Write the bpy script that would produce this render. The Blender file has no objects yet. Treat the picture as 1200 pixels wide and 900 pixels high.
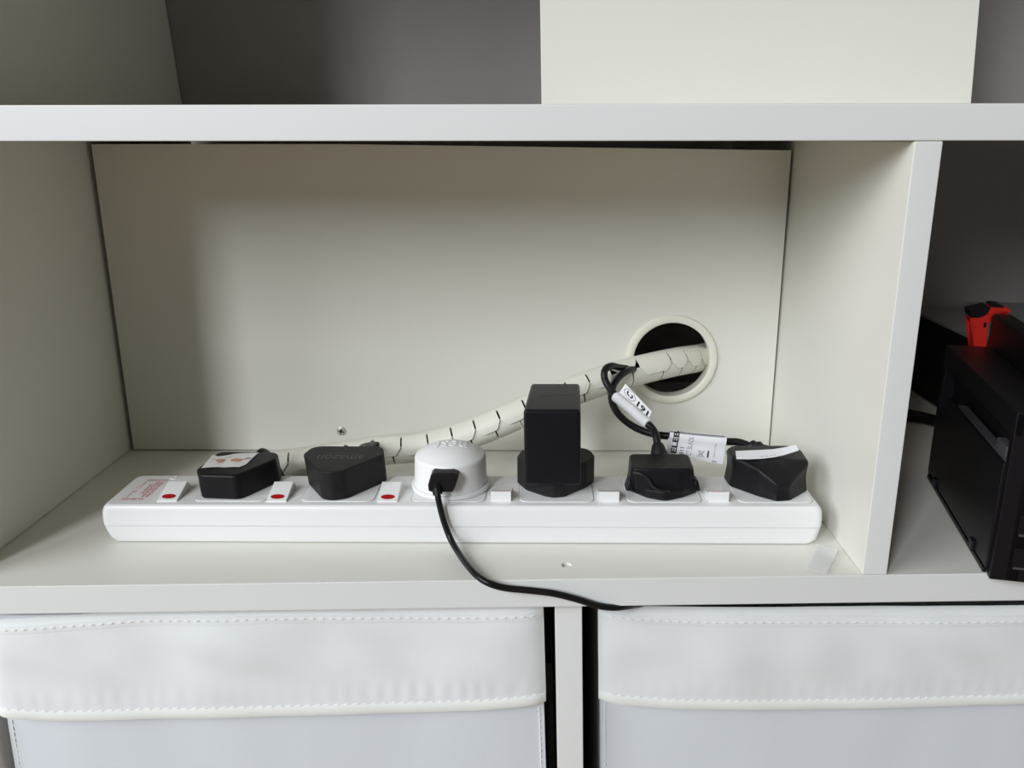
import bpy, bmesh, math, random
from mathutils import Vector, Matrix, noise

S = bpy.context.scene
COL = S.collection
random.seed(4)

# ------------------------------------------------------------------ camera
CAM_LOC = Vector((0.3383, -0.4458, 0.2468))
CAM_ROT = (1.2858, 0.0055, 0.0271)
FPX = 984.38
cd = bpy.data.cameras.new('camera')
cam = bpy.data.objects.new('camera', cd)
COL.objects.link(cam)
cam.location = CAM_LOC
cam.rotation_euler = CAM_ROT
cd.sensor_fit = 'HORIZONTAL'
cd.sensor_width = 36.0
cd.lens = FPX / 1200 * 36
cd.clip_start = 0.01
S.camera = cam

# ------------------------------------------------------------------ world, window light, exposure
W0 = bpy.data.worlds.new('room_daylight')
S.world = W0
W0.use_nodes = True
bg = W0.node_tree.nodes['Background']
bg.inputs[0].default_value = (1.0, 0.91, 0.74, 1)
bg.inputs[1].default_value = 0.075


def area(name, loc, target, sx, sy, power, col):
    l = bpy.data.lights.new(name, 'AREA')
    l.shape = 'RECTANGLE'
    l.size = sx
    l.size_y = sy
    l.energy = power
    l.color = col
    o = bpy.data.objects.new(name, l)
    COL.objects.link(o)
    o.location = loc
    o.rotation_euler = (Vector(target) - Vector(loc)).to_track_quat('-Z', 'Y').to_euler()
    return o


area('window_pane_light', (-2.63, -1.93, 1.68), (0.3, 0.1, 0.05), 2.25, 1.65, 101, (0.92, 0.965, 1.0))
area('window_pane_light', (-1.23, -3.05, 1.68), (0.3, 0.1, 0.05), 0.54, 1.65, 76, (0.92, 0.965, 1.0))
S.view_settings.view_transform = 'Standard'
S.view_settings.look = 'None'
S.view_settings.exposure = 0.0
S.view_settings.gamma = 1.0
S.view_settings.use_curve_mapping = False

# ------------------------------------------------------------------ helpers
CAM_M = Matrix.Rotation(CAM_ROT[2], 3, 'Z') @ Matrix.Rotation(CAM_ROT[1], 3, 'Y') @ Matrix.Rotation(CAM_ROT[0], 3, 'X')


def ray(u, v):
    return CAM_M @ Vector(((u - 600) / FPX, -(v - 450) / FPX, -1.0))


def aty(u, v, y):                       # a photo point placed at depth y
    d = ray(u, v)
    return CAM_LOC + d * ((y - CAM_LOC.y) / d.y)


def atz(u, v, z):                       # a photo point placed on a level z
    d = ray(u, v)
    return CAM_LOC + d * ((z - CAM_LOC.z) / d.z)


WID = 0.53          # inner width of the middle compartment
ZA = 0.0039         # slight lean of the lower board
DEP = 0.2026        # depth of the back panel
ROOTLOC = {}
TILT = [False]


def lean(p):
    return Vector((p[0], p[1], p[2] + ZA * (p[0] - WID))) if TILT[0] else Vector(p)


def finish(name, bm, mat, parent=None, smooth=True, ang=38):
    off = Vector((0, 0, 0))
    if parent is not None:
        off = ROOTLOC[parent.name]
    for v in bm.verts:
        v.co = lean(v.co) - off
    bmesh.ops.recalc_face_normals(bm, faces=bm.faces[:])
    a = math.radians(ang)
    if smooth:
        for f in bm.faces:
            f.smooth = True
        for e in bm.edges:
            if len(e.link_faces) == 2:
                e.smooth = e.calc_face_angle(0) < a
    me = bpy.data.meshes.new(name)
    bm.to_mesh(me)
    bm.free()
    o = bpy.data.objects.new(name, me)
    COL.objects.link(o)
    if mat:
        me.materials.append(mat)
    if mat is not None and mat.name == 'white_laminate':        # cool daylight painted onto the forward-facing faces
        me.materials.append(EDGE)
        for p in me.polygons:
            if p.normal.y < -0.75: p.material_index = 1
    if parent is not None:
        o.parent = parent
    ROOTLOC[o.name] = off
    if smooth and len(me.polygons) < 9000:
        w = o.modifiers.new('weighted_normals', 'WEIGHTED_NORMAL')
        w.keep_sharp = True
    return o


def tag(o, label=None, cat=None, group=None, kind=None):
    if label: o['label'] = label
    if cat: o['category'] = cat
    if group: o['group'] = group
    if kind: o['kind'] = kind
    return o


def thing(name, loc, label, cat, group=None):
    o = bpy.data.objects.new(name, None)
    COL.objects.link(o)
    o.location = lean(loc)
    o.empty_display_size = 0.02
    ROOTLOC[o.name] = lean(loc)
    tag(o, label, cat, group)
    return o


def hexa_bm(c, bev=0.0006, seg=2):
    """c: 8 corners, bottom ring of four then top ring of four"""
    bm = bmesh.new()
    v = [bm.verts.new(p) for p in c]
    for f in ((3, 2, 1, 0), (4, 5, 6, 7), (0, 1, 5, 4), (1, 2, 6, 5), (2, 3, 7, 6), (3, 0, 4, 7)):
        bm.faces.new([v[i] for i in f])
    if bev:
        bmesh.ops.bevel(bm, geom=bm.edges[:], offset=bev, segments=seg, affect='EDGES', profile=0.5)
    return bm


def box_bm(x0, x1, y0, y1, z0, z1, bev=0.0006, seg=2):
    return hexa_bm([(x0, y0, z0), (x1, y0, z0), (x1, y1, z0), (x0, y1, z0),
                    (x0, y0, z1), (x1, y0, z1), (x1, y1, z1), (x0, y1, z1)], bev, seg)


def merge(bm, other):
    me = bpy.data.meshes.new('tmp')
    other.to_mesh(me)
    other.free()
    bm.from_mesh(me)
    bpy.data.meshes.remove(me)
    return bm


def rounded(pts, rad, n=5):
    """round the corners of a 2-D polygon; rad is one radius or a list"""
    out = []
    N = len(pts)
    for i, p in enumerate(pts):
        p = Vector(p[:2])
        a = Vector(pts[i - 1][:2]) - p
        b = Vector(pts[(i + 1) % N][:2]) - p
        r = rad[i] if isinstance(rad, (list, tuple)) else rad
        la, lb = a.length, b.length
        ang = a.angle(b)
        t = min(r / math.tan(ang / 2), la * 0.48, lb * 0.48)
        p0 = p + a.normalized() * t
        p1 = p + b.normalized() * t
        for k in range(n + 1):
            s = k / n
            out.append((1 - s) ** 2 * p0 + 2 * s * (1 - s) * p + s * s * p1)
    return out


def loft_bm(rings, cap0=True, cap1=True):
    bm = bmesh.new()
    vs = [[bm.verts.new(p) for p in r] for r in rings]
    n = len(rings[0])
    for a, b in zip(vs, vs[1:]):
        for i in range(n):
            j = (i + 1) % n
            bm.faces.new((a[i], a[j], b[j], b[i]))
    if cap0: bm.faces.new(list(reversed(vs[0])))
    if cap1: bm.faces.new(vs[-1])
    return bm


def inset(outline, d):
    c = sum((Vector(p) for p in outline), Vector((0, 0))) / len(outline)
    out = []
    for p in outline:
        q = Vector(p) - c
        L = q.length
        out.append(c + q * max(0.0, (L - d) / L))
    return out


def prism_bm(outline, z0, z1, bev=0.001, bevb=0.0004, top=None, seg=4):
    """outline from z0 up to z1 with rounded top and bottom rims; top = optional outline at z1"""
    top = top or outline
    rings = []
    H = z1 - z0

    def o_at(z):
        t = (z - z0) / H
        return [Vector(a) * (1 - t) + Vector(b) * t for a, b in zip(outline, top)]
    rings.append([(p.x, p.y, z0) for p in inset(o_at(z0), bevb)])
    rings.append([(p.x, p.y, z0 + bevb) for p in o_at(z0 + bevb)])
    for k in range(seg + 1):
        a = math.pi / 2 * k / seg
        z = z1 - bev + bev * math.sin(a)
        rings.append([(p.x, p.y, z) for p in inset(o_at(z), bev * (1 - math.cos(a)))])
    return loft_bm(rings)


def lathe_bm(profile, c, axis=(0, 0, 1), n=48):
    """profile: (radius, height) pairs turned about axis through c"""
    ax = Vector(axis).normalized()
    u = ax.orthogonal().normalized()
    w = ax.cross(u)
    c = Vector(c)
    bm = bmesh.new()
    rings = []
    for r, h in profile:
        if r < 1e-7:
            rings.append([bm.verts.new(c + ax * h)])
        else:
            rings.append([bm.verts.new(c + ax * h + (u * math.cos(2 * math.pi * k / n) + w * math.sin(2 * math.pi * k / n)) * r) for k in range(n)])
    for a, b in zip(rings, rings[1:]):
        for k in range(n):
            j = (k + 1) % n
            if len(a) == 1 and len(b) == 1: continue
            if len(a) == 1: bm.faces.new((a[0], b[j], b[k]))
            elif len(b) == 1: bm.faces.new((a[k], a[j], b[0]))
            else: bm.faces.new((a[k], a[j], b[j], b[k]))
    return bm


def spline(pts, per=10):
    P = [Vector(p) for p in pts]
    P = [2 * P[0] - P[1]] + P + [2 * P[-1] - P[-2]]
    out = []
    for i in range(1, len(P) - 2):
        p0, p1, p2, p3 = P[i - 1:i + 3]
        for k in range(per):
            t = k / per
            out.append(0.5 * ((2 * p1) + (p2 - p0) * t + (2 * p0 - 5 * p1 + 4 * p2 - p3) * t * t + (3 * p1 - p0 - 3 * p2 + p3) * t ** 3))
    out.append(P[-2])
    return out


def tube_bm(pts, r, n=12, per=10, rx=None):
    path = spline(pts, per) if per else [Vector(p) for p in pts]
    T = []
    for i in range(len(path)):
        a = path[max(0, i - 1)]
        b = path[min(len(path) - 1, i + 1)]
        T.append((b - a).normalized())
    u = T[0].orthogonal().normalized()
    rings = []
    for i, p in enumerate(path):
        u = (u - T[i] * u.dot(T[i])).normalized()
        w = T[i].cross(u)
        rr = r if not callable(r) else r(i / (len(path) - 1))
        rings.append([p + (u * math.cos(2 * math.pi * k / n) + w * math.sin(2 * math.pi * k / n)) * rr for k in range(n)])
    return loft_bm(rings)


def plate_hole_bm(outer, hole_c, hole_r, axis, lo, hi, n=56):
    """flat plate with a round hole. outer: 2-D polygon, axis 1 -> plate in xz, axis 2 -> plate in xy"""
    bm = bmesh.new()

    def P(a, b, d):
        return (a, d, b) if axis == 1 else (a, b, d)
    ov = [bm.verts.new(P(x, z, lo)) for x, z in outer]
    hv = [bm.verts.new(P(hole_c[0] + hole_r * math.cos(2 * math.pi * k / n), hole_c[1] + hole_r * math.sin(2 * math.pi * k / n), lo)) for k in range(n)]
    es = [bm.edges.new((ov[i], ov[(i + 1) % len(ov)])) for i in range(len(ov))]
    es += [bm.edges.new((hv[i], hv[(i + 1) % n])) for i in range(n)]
    r = bmesh.ops.triangle_fill(bm, edges=es, use_beauty=True)
    fs = [g for g in r['geom'] if isinstance(g, bmesh.types.BMFace)]
    # keep only faces outside the hole
    bad = [f for f in fs if all(v in hv for v in f.verts)]
    if bad:
        bmesh.ops.delete(bm, geom=bad, context='FACES_ONLY')
        fs = [f for f in fs if f.is_valid]
    ex = bmesh.ops.extrude_face_region(bm, geom=fs)
    for g in ex['geom']:
        if isinstance(g, bmesh.types.BMVert):
            if axis == 1: g.co.y = hi
            else: g.co.z = hi
    return bm


def quad_pt(q, s, t):
    return (q[0] * (1 - s) + q[1] * s) * (1 - t) + (q[3] * (1 - s) + q[2] * s) * t


def sheet_bm(fn, nu, nv, thick, nrm=None):
    """thin sheet; fn(s,t) -> Vector; both faces and rims"""
    g = [[Vector(fn(i / nu, j / nv)) for j in range(nv + 1)] for i in range(nu + 1)]
    bm = bmesh.new()
    A, B = [], []
    for i in range(nu + 1):
        ra, rb = [], []
        for j in range(nv + 1):
            du = g[min(nu, i + 1)][j] - g[max(0, i - 1)][j]
            dv = g[i][min(nv, j + 1)] - g[i][max(0, j - 1)]
            nn = du.cross(dv).normalized()
            if nrm is not None and nn.dot(Vector(nrm)) < 0: nn = -nn
            ra.append(bm.verts.new(g[i][j] + nn * thick))
            rb.append(bm.verts.new(g[i][j]))
        A.append(ra)
        B.append(rb)
    for i in range(nu):
        for j in range(nv):
            bm.faces.new((A[i][j], A[i + 1][j], A[i + 1][j + 1], A[i][j + 1]))
            bm.faces.new((B[i][j + 1], B[i + 1][j + 1], B[i + 1][j], B[i][j]))
    for i in range(nu):
        bm.faces.new((A[i][0], B[i][0], B[i + 1][0], A[i + 1][0]))
        bm.faces.new((A[i][nv], A[i + 1][nv], B[i + 1][nv], B[i][nv]))
    for j in range(nv):
        bm.faces.new((A[0][j], A[0][j + 1], B[0][j + 1], B[0][j]))
        bm.faces.new((A[nu][j], B[nu][j], B[nu][j + 1], A[nu][j + 1]))
    return bm


def text_bm(s, bold=0.0):
    cu = bpy.data.curves.new('t', 'FONT')
    cu.body = s
    cu.size = 1.0
    cu.offset = bold
    cu.resolution_u = 3
    o = bpy.data.objects.new('t', cu)
    COL.objects.link(o)
    dg = bpy.context.evaluated_depsgraph_get()
    me = bpy.data.meshes.new_from_object(o.evaluated_get(dg))
    bpy.data.objects.remove(o)
    bpy.data.curves.remove(cu)
    bm = bmesh.new()
    bm.from_mesh(me)
    bpy.data.meshes.remove(me)
    return bm


def text_on(name, s, fn, mat, parent, bold=0.0, subdiv=False, nz=0.00008):
    """lettering laid on fn(s,t) -> (point, normal)"""
    bm = text_bm(s, bold)
    if subdiv:
        bmesh.ops.subdivide_edges(bm, edges=[e for e in bm.edges if e.calc_length() > 0.25], cuts=2)
    xs = [v.co.x for v in bm.verts]
    ys = [v.co.y for v in bm.verts]
    x0, x1, y0, y1 = min(xs), max(xs), min(ys), max(ys)
    for v in bm.verts:
        p, n = fn((v.co.x - x0) / (x1 - x0), (v.co.y - y0) / (y1 - y0))
        v.co = p + n * nz
    return finish(name, bm, mat, parent, smooth=False)


def quad_fn(q):
    n = (q[1] - q[0]).cross(q[3] - q[0]).normalized()
    return lambda s, t: (quad_pt(q, s, t), n)


# ------------------------------------------------------------------ materials
def mat(name, col, rough=0.5, spec=0.5, var=0.0, vscale=20, bump=0.0, bscale=300, col2=None, coat=0.0, detail=4, metal=0.0, sub=0.0):
    m = bpy.data.materials.new(name)
    m.use_nodes = True
    nt = m.node_tree
    b = nt.nodes['Principled BSDF']
    b.inputs['Base Color'].default_value = (*col, 1)
    b.inputs['Roughness'].default_value = rough
    b.inputs['Specular IOR Level'].default_value = spec
    b.inputs['Metallic'].default_value = metal
    if coat:
        b.inputs['Coat Weight'].default_value = coat
        b.inputs['Coat Roughness'].default_value = 0.2
    if sub:
        b.inputs['Transmission Weight'].default_value = sub
    tc = nt.nodes.new('ShaderNodeTexCoord')
    if var or col2:
        n = nt.nodes.new('ShaderNodeTexNoise')
        n.inputs['Scale'].default_value = vscale
        n.inputs['Detail'].default_value = detail
        r = nt.nodes.new('ShaderNodeValToRGB')
        c2 = col2 or tuple(max(0, c * (1 - var)) for c in col)
        r.color_ramp.elements[0].color = (*c2, 1)
        r.color_ramp.elements[1].color = (*col, 1)
        r.color_ramp.elements[0].position = 0.35
        r.color_ramp.elements[1].position = 0.62
        nt.links.new(tc.outputs['Object'], n.inputs['Vector'])
        nt.links.new(n.outputs['Fac'], r.inputs['Fac'])
        nt.links.new(r.outputs['Color'], b.inputs['Base Color'])
    if bump:
        n = nt.nodes.new('ShaderNodeTexNoise')
        n.inputs['Scale'].default_value = bscale
        n.inputs['Detail'].default_value = 3
        bp = nt.nodes.new('ShaderNodeBump')
        bp.inputs['Strength'].default_value = bump
        bp.inputs['Distance'].default_value = 0.001
        nt.links.new(tc.outputs['Object'], n.inputs['Vector'])
        nt.links.new(n.outputs['Fac'], bp.inputs['Height'])
        nt.links.new(bp.outputs['Normal'], b.inputs['Normal'])
    return m


EDGE = mat('white_laminate_cool_lit', (0.77, 0.785, 0.785), 0.45, 0.35, 0.01, 6)  # same laminate, with the cool daylight on its fronts put into the colour
LAM = mat('white_laminate', (0.80, 0.788, 0.73), 0.42, 0.4, 0.02, 6, 0.05, 900)  # warm bounced light of the interior is mixed into this colour
PANEL = mat('back_panel_laminate', (0.785, 0.773, 0.712), 0.36, 0.45, 0.02, 5, 0.04, 700)
WALL = mat('mauve_grey_wall_paint', (0.36, 0.33, 0.335), 0.8, 0.2, 0.05, 9, 0.1, 250)
FLOOR = mat('oak_floor', (0.42, 0.29, 0.18), 0.5, 0.4, 0.25, 12, 0.05, 80)
ABS = mat('white_plastic', (0.86, 0.86, 0.86), 0.32, 0.5, 0.01, 15, 0.03, 1200)
ABS2 = mat('cream_plastic', (0.83, 0.81, 0.71), 0.38, 0.5, 0.02, 20)
SLEEVE = mat('ivory_sleeve_plastic', (0.80, 0.785, 0.70), 0.42, 0.45, 0.03, 40)
WPL = mat('matt_white_plastic', (0.85, 0.855, 0.86), 0.45, 0.45, 0.01, 15)
BLK = mat('black_plastic', (0.009, 0.0085, 0.0105), 0.42, 0.22, 0.2, 120, 0.12, 1500)
BLKT = mat('dusty_black_plastic', (0.017, 0.0158, 0.0168), 0.5, 0.25, 0.35, 90, 0.15, 1300)
BLKG = mat('satin_black_plastic', (0.007, 0.007, 0.0105), 0.36, 0.25, 0.1, 80, 0.05, 1500)
RUB = mat('black_cable_rubber', (0.008, 0.008, 0.009), 0.36, 0.3)
DARK = mat('deep_black_plastic', (0.004, 0.004, 0.005), 0.45, 0.3, 0.1, 60)
DOCK = mat('dock_black_plastic', (0.004, 0.0035, 0.006), 0.42, 0.35, 0.2, 60)
RED = mat('red_switch_print', (0.42, 0.004, 0.008), 0.35, 0.5)
INK = mat('red_ink', (0.62, 0.12, 0.16), 0.6, 0.3)
BINK = mat('black_ink', (0.02, 0.02, 0.022), 0.6, 0.3)
GINK = mat('grey_ink', (0.30, 0.30, 0.33), 0.6, 0.3)
PAPER = mat('label_paper', (0.84, 0.84, 0.87), 0.5, 0.3, 0.02, 60)
STICK = mat('sticker_paper', (0.80, 0.79, 0.77), 0.5, 0.3, 0.04, 120)
PEACH = mat('peach_print', (0.70, 0.36, 0.24), 0.6, 0.3, 0.25, 400)
PINK = mat('pink_print', (0.66, 0.30, 0.25), 0.6, 0.3, 0.25, 400)
GPRINT = mat('grey_brown_print', (0.20, 0.16, 0.16), 0.6, 0.3, 0.2, 400)
BPRINT = mat('pale_blue_print', (0.62, 0.66, 0.70), 0.6, 0.3)
FADED = mat('faded_grey_lettering', (0.085, 0.08, 0.083), 0.5, 0.4)
REDP = mat('red_controller_plastic', (0.62, 0.016, 0.010), 0.45, 0.4)
STEEL = mat('screw_steel', (0.58, 0.57, 0.52), 0.4, 0.5, 0.15, 300, metal=0.35)
GREYP = mat('grey_metal_strip', (0.065, 0.062, 0.068), 0.35, 0.5, 0.1, 60)
GSHEET = mat('grey_card', (0.30, 0.30, 0.32), 0.6, 0.3, 0.04, 30)
GSHEET2 = mat('pale_grey_paper', (0.36, 0.36, 0.37), 0.6, 0.3, 0.04, 30)
TAPE = mat('frosted_tape', (0.87, 0.87, 0.88), 0.3, 0.5, 0.02, 90)
TAPE.node_tree.nodes['Principled BSDF'].inputs['Alpha'].default_value = 0.42
THREAD = mat('white_thread', (0.88, 0.89, 0.87), 0.7, 0.2)


def fabric(name, col):
    m = mat(name, col, 0.75, 0.25)
    nt = m.node_tree
    b = nt.nodes['Principled BSDF']
    tc = nt.nodes.new('ShaderNodeTexCoord')
    w1 = nt.nodes.new('ShaderNodeTexWave')
    w1.bands_direction = 'X'
    w1.inputs['Scale'].default_value = 420
    w2 = nt.nodes.new('ShaderNodeTexWave')
    w2.bands_direction = 'Z'
    w2.inputs['Scale'].default_value = 420
    for w in (w1, w2):
        w.inputs['Distortion'].default_value = 1.5
        nt.links.new(tc.outputs['Object'], w.inputs['Vector'])
    ad = nt.nodes.new('ShaderNodeMath')
    ad.operation = 'ADD'
    nt.links.new(w1.outputs['Fac'], ad.inputs[0])
    nt.links.new(w2.outputs['Fac'], ad.inputs[1])
    bp = nt.nodes.new('ShaderNodeBump')
    bp.inputs['Strength'].default_value = 0.10
    bp.inputs['Distance'].default_value = 0.0006
    nt.links.new(ad.outputs[0], bp.inputs['Height'])
    nt.links.new(bp.outputs['Normal'], b.inputs['Normal'])
    return m


CUFF = fabric('white_polyester_cuff', (0.80, 0.83, 0.845))
CLOTH = fabric('grey_white_polyester', (0.70, 0.74, 0.795))
HEM = fabric('white_hem_binding', (0.84, 0.86, 0.84))

# ------------------------------------------------------------------ the room
wb = finish('wall_back', box_bm(-1.2, 1.9, 0.42, 0.50, -0.42, 1.5, 0), WALL)
tag(wb, 'plain mauve grey painted wall behind the white shelving', 'wall', kind='structure')
fl = finish('floor', box_bm(-1.2, 1.9, -1.6, 0.42, -0.47, -0.42, 0), FLOOR)
tag(fl, 'brown floor under the shelving unit', 'floor', kind='structure')

# ------------------------------------------------------------------ the shelving unit
YR = 0.405                              # rear of the boards
unit = thing('shelving_unit', (0.26, 0.12, -0.42), 'white laminate open shelving unit holding the power strip and the fabric bins', 'shelf')
TB = 0.0182


def yfront(x): return 0.0377 * (x - WID)


XL, XR = -0.016, 0.93
ZB = lambda x: ZA * (x - WID)
# lower board: front edge and a small peg hole
outer = [(XL, yfront(XL)), (XR, yfront(XR)), (XR, YR), (XL, YR)]
bm = plate_hole_bm(outer, (0.3575, 0.0105), 0.0031, 2, -TB, 0.0, 20)
edge = [e for e in bm.edges if e.is_boundary is False and abs((e.verts[0].co.y - yfront(e.verts[0].co.x))) < 1e-5 and abs(e.verts[1].co.y - yfront(e.verts[1].co.x)) < 1e-5 and abs(e.verts[0].co.z - e.verts[1].co.z) < 1e-6]
bmesh.ops.bevel(bm, geom=edge, offset=0.0007, segments=2, affect='EDGES')
TILT[0] = True
finish('shelf_board', bm, LAM, unit)
finish('shelf_peg', lathe_bm([(0, -0.0012), (0.0018, -0.0013), (0.0030, -0.0035), (0.0030, -0.010), (0, -0.010)], (0.3575, 0.0105, 0), n=20), ABS2, unit)
TILT[0] = False
# upper board (slightly leaning the other way)
HT, TT = 0.2443, 0.0179


def zt(x): return HT - 0.0048 * (x - WID)


bm = hexa_bm([(XL, 0, zt(XL)), (XR, 0, zt(XR)), (XR, YR, zt(XR)), (XL, YR, zt(XL)),
              (XL, 0, zt(XL) + TT), (XR, 0, zt(XR) + TT), (XR, YR, zt(XR) + TT), (XL, YR, zt(XL) + TT)], 0.0008)
finish('shelf_board', bm, LAM, unit)
ZTOP = 0.512
finish('shelf_board', box_bm(XL, XR, 0, YR, ZTOP, ZTOP + 0.018, 0.0008), LAM, unit)
finish('shelf_board', box_bm(XL, XR, -0.005, YR, -0.36, -0.342, 0.0008), LAM, unit)
finish('plinth', box_bm(XL + 0.01, XR - 0.01, 0.02, YR - 0.03, -0.42, -0.3605, 0.0008), LAM, unit)
# side panels, left one meets the lower board
EP = 0.0002
finish('side_panel', box_bm(XL, -0.0002, -0.012, YR, ZB(0) + EP, zt(0) - EP, 0.0008), LAM, unit)
finish('side_panel', box_bm(XL, -0.0005, -0.012, YR, -0.3415, ZB(0) - TB - EP, 0.0008), LAM, unit)
finish('side_panel', box_bm(XR - 0.016, XR, 0.004, YR, 0.003, zt(XR) - EP, 0.0008), LAM, unit)
finish('side_panel', box_bm(XR - 0.016, XR, 0.016, YR, -0.3415, -TB - EP, 0.0008), LAM, unit)
finish('side_panel', box_bm(XR - 0.016, XR, 0.002, YR, zt(XR) + TT + EP, ZTOP - EP, 0.0008), LAM, unit)
# upright right of the power strip
t = 0.0143
bm = hexa_bm([(WID, 0, EP), (WID + t, 0, EP), (WID + t, YR, EP), (WID, YR, EP),
              (WID - 0.0008, 0, HT - EP), (WID - 0.0008 + t, 0, HT - EP), (WID - 0.0012 + t, YR, HT - EP), (WID - 0.0012, YR, HT - EP)], 0.0008)
finish('divider', bm, LAM, unit)
# upright between the bins
bm = hexa_bm([(0.3582, 0.0, -0.3418), (0.3745, 0.0, -0.3418), (0.3745, YR, -0.3418), (0.3582, YR, -0.3418),
              (0.3503, 0.0, -0.0190), (0.3666, 0.0, -0.0190), (0.3666, YR, -0.0190), (0.3503, YR, -0.0190)], 0.0006)
finish('divider', bm, LAM, unit)
# left side above the top board
bm = hexa_bm([(XL, 0.0, zt(0) + TT + EP), (-0.001, 0.0, zt(0) + TT + EP), (-0.0097, 0.418, zt(0) + TT + EP), (-0.0249, 0.418, zt(0) + TT + EP),
              (XL, 0.0, ZTOP - EP), (-0.003, 0.0, ZTOP - EP), (-0.0233, 0.418, ZTOP - EP), (-0.0393, 0.418, ZTOP - EP)], 0.0006)
finish('side_panel', bm, LAM, unit)
# back panel with the cable hole
GC = (0.4462, 0.0775)
bm = plate_hole_bm([(0.0037, -0.0008), (0.5288, 0.0005), (0.5268, 0.2368), (0.1931, 0.2430), (0.0040, 0.2440)], GC, 0.0315, 1, DEP, DEP + 0.008)
bp = finish('back_panel', bm, PANEL, unit)
# grommet
gp = [(0.0300, 0.009), (0.0300, -0.0022), (0.0308, -0.0030), (0.0335, -0.0034), (0.0355, -0.0026), (0.0363, -0.0008), (0.0363, -0.00005), (0.0314, -0.00005), (0.0314, 0.009), (0.0300, 0.009)]
finish('cable_grommet', lathe_bm(gp, (GC[0], DEP, GC[1]), (0, 1, 0), 64), ABS2, unit)['label'] = 'round cream cable grommet'
# screw
sc = aty(400, 505, DEP)
sp = finish('screw', lathe_bm([(0, -0.0009), (0.0028, -0.0008), (0.0037, -0.0003), (0.0039, 0.0004), (0, 0.0004)], (sc.x, DEP - 0.0004, sc.z), (0, 1, 0), 28), STEEL, unit)
sp['label'] = 'steel crosshead screw'
bm = bmesh.new()
for a in (0.3, 0.3 + math.pi / 2):
    b = box_bm(-0.0021, 0.0021, -0.0004, 0.0004, -0.00045, 0.00045, 0)
    bmesh.ops.transform(b, matrix=Matrix.Translation((sc.x, DEP - 0.00125, sc.z)) @ Matrix.Rotation(a, 4, 'Y'), verts=b.verts[:])
    merge(bm, b)
finish('cross_recess', bm, DARK, sp)

# loose white panel in the upper compartment
lp = finish('loose_panel', hexa_bm([(0.3425, 0.185, 0.2645), (0.6447, 0.185, 0.2632), (0.6447, 0.200, 0.2632), (0.3425, 0.200, 0.2645),
                                    (0.3385, 0.185, 0.47), (0.6330, 0.185, 0.47), (0.6330, 0.200, 0.47), (0.3385, 0.200, 0.47)], 0.0008), PANEL)
tag(lp, 'plain white board standing upright on the top shelf against grey wall', 'board')

# ------------------------------------------------------------------ power strip
TILT[0] = True
ps = thing('power_strip', (0.29, 0.062, 0.0), 'long white six-socket power strip lying on the shelf', 'power strip')


def rrect(x0, x1, y0, y1, r, n=5):
    return rounded([(x0, y0), (x1, y0), (x1, y1), (x0, y1)], r, n)


def ring(o, z): return [(p.x, p.y, z) for p in o]


FY, BY = 0.0358, 0.0876
low = loft_bm([ring(rrect(0.0685, 0.5120, FY + 0.004, BY - 0.004, 0.006), 0.0002), ring(rrect(0.0668, 0.5138, FY + 0.0018, BY - 0.0018, 0.006), 0.0010),
               ring(rrect(0.0648, 0.5158, FY + 0.0007, BY - 0.0007, 0.005), 0.004), ring(rrect(0.0630, 0.5168, FY, BY, 0.005), 0.0095),
               ring(rrect(0.0622, 0.5174, FY, BY, 0.005), 0.01245)])
finish('lower_shell', low, ABS, ps)
seam = loft_bm([ring(rrect(0.0627, 0.5169, FY + 0.0005, BY - 0.0005, 0.005), 0.0123), ring(rrect(0.0627, 0.5169, FY + 0.0005, BY - 0.0005, 0.005), 0.0130)])
finish('seam', seam, mat('seam_grey', (0.55, 0.55, 0.55), 0.6), ps)
up = loft_bm([ring(rrect(0.0620, 0.5176, FY - 0.0001, BY, 0.005), 0.01285), ring(rrect(0.0618, 0.5177, FY, BY, 0.005), 0.0170), ring(rrect(0.0620, 0.5175, FY + 0.0004, BY - 0.0003, 0.005), 0.0215),
              ring(rrect(0.0630, 0.5166, FY + 0.0008, BY - 0.0007, 0.005), 0.0244), ring(rrect(0.0643, 0.5155, FY + 0.0016, BY - 0.0014, 0.005), 0.0258),
              ring(rrect(0.0660, 0.5140, FY + 0.0030, BY - 0.0026, 0.005), 0.0265)])
finish('upper_shell', up, ABS, ps)
ZT = 0.0265
PX = [0.1430, 0.2120, 0.2830, 0.3520, 0.4200, 0.4895]
SX = [0.1032, 0.1737, 0.2447, 0.3169, 0.3852, 0.4540]
for x in PX:
    o = rrect(x - 0.0235, x + 0.0235, 0.0425, 0.0845, 0.006)
    s = finish('socket_plate', prism_bm(o, ZT - 0.0006, ZT + 0.0006, 0.0003, 0.0001), ABS, ps)
    gr = rrect(x - 0.0242, x + 0.0242, 0.0418, 0.0852, 0.0066)
    finish('socket_rim', prism_bm(gr, ZT - 0.0006, ZT + 0.00012, 0.00005, 0.00005), bpy.data.materials['seam_grey'], s)


def ellipse_bm(c, ax, ay, n=24):
    bm = bmesh.new()
    nn = Vector(ax).cross(Vector(ay)).normalized() * 0.00012
    lo = [bm.verts.new(Vector(c) + Vector(ax) * math.cos(2 * math.pi * k / n) + Vector(ay) * math.sin(2 * math.pi * k / n)) for k in range(n)]
    hi = [bm.verts.new(v.co + nn) for v in lo]
    bm.faces.new(hi)
    bm.faces.new(list(reversed(lo)))
    for k in range(n):
        bm.faces.new((lo[k], lo[(k + 1) % n], hi[(k + 1) % n], hi[k]))
    return bm


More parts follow.
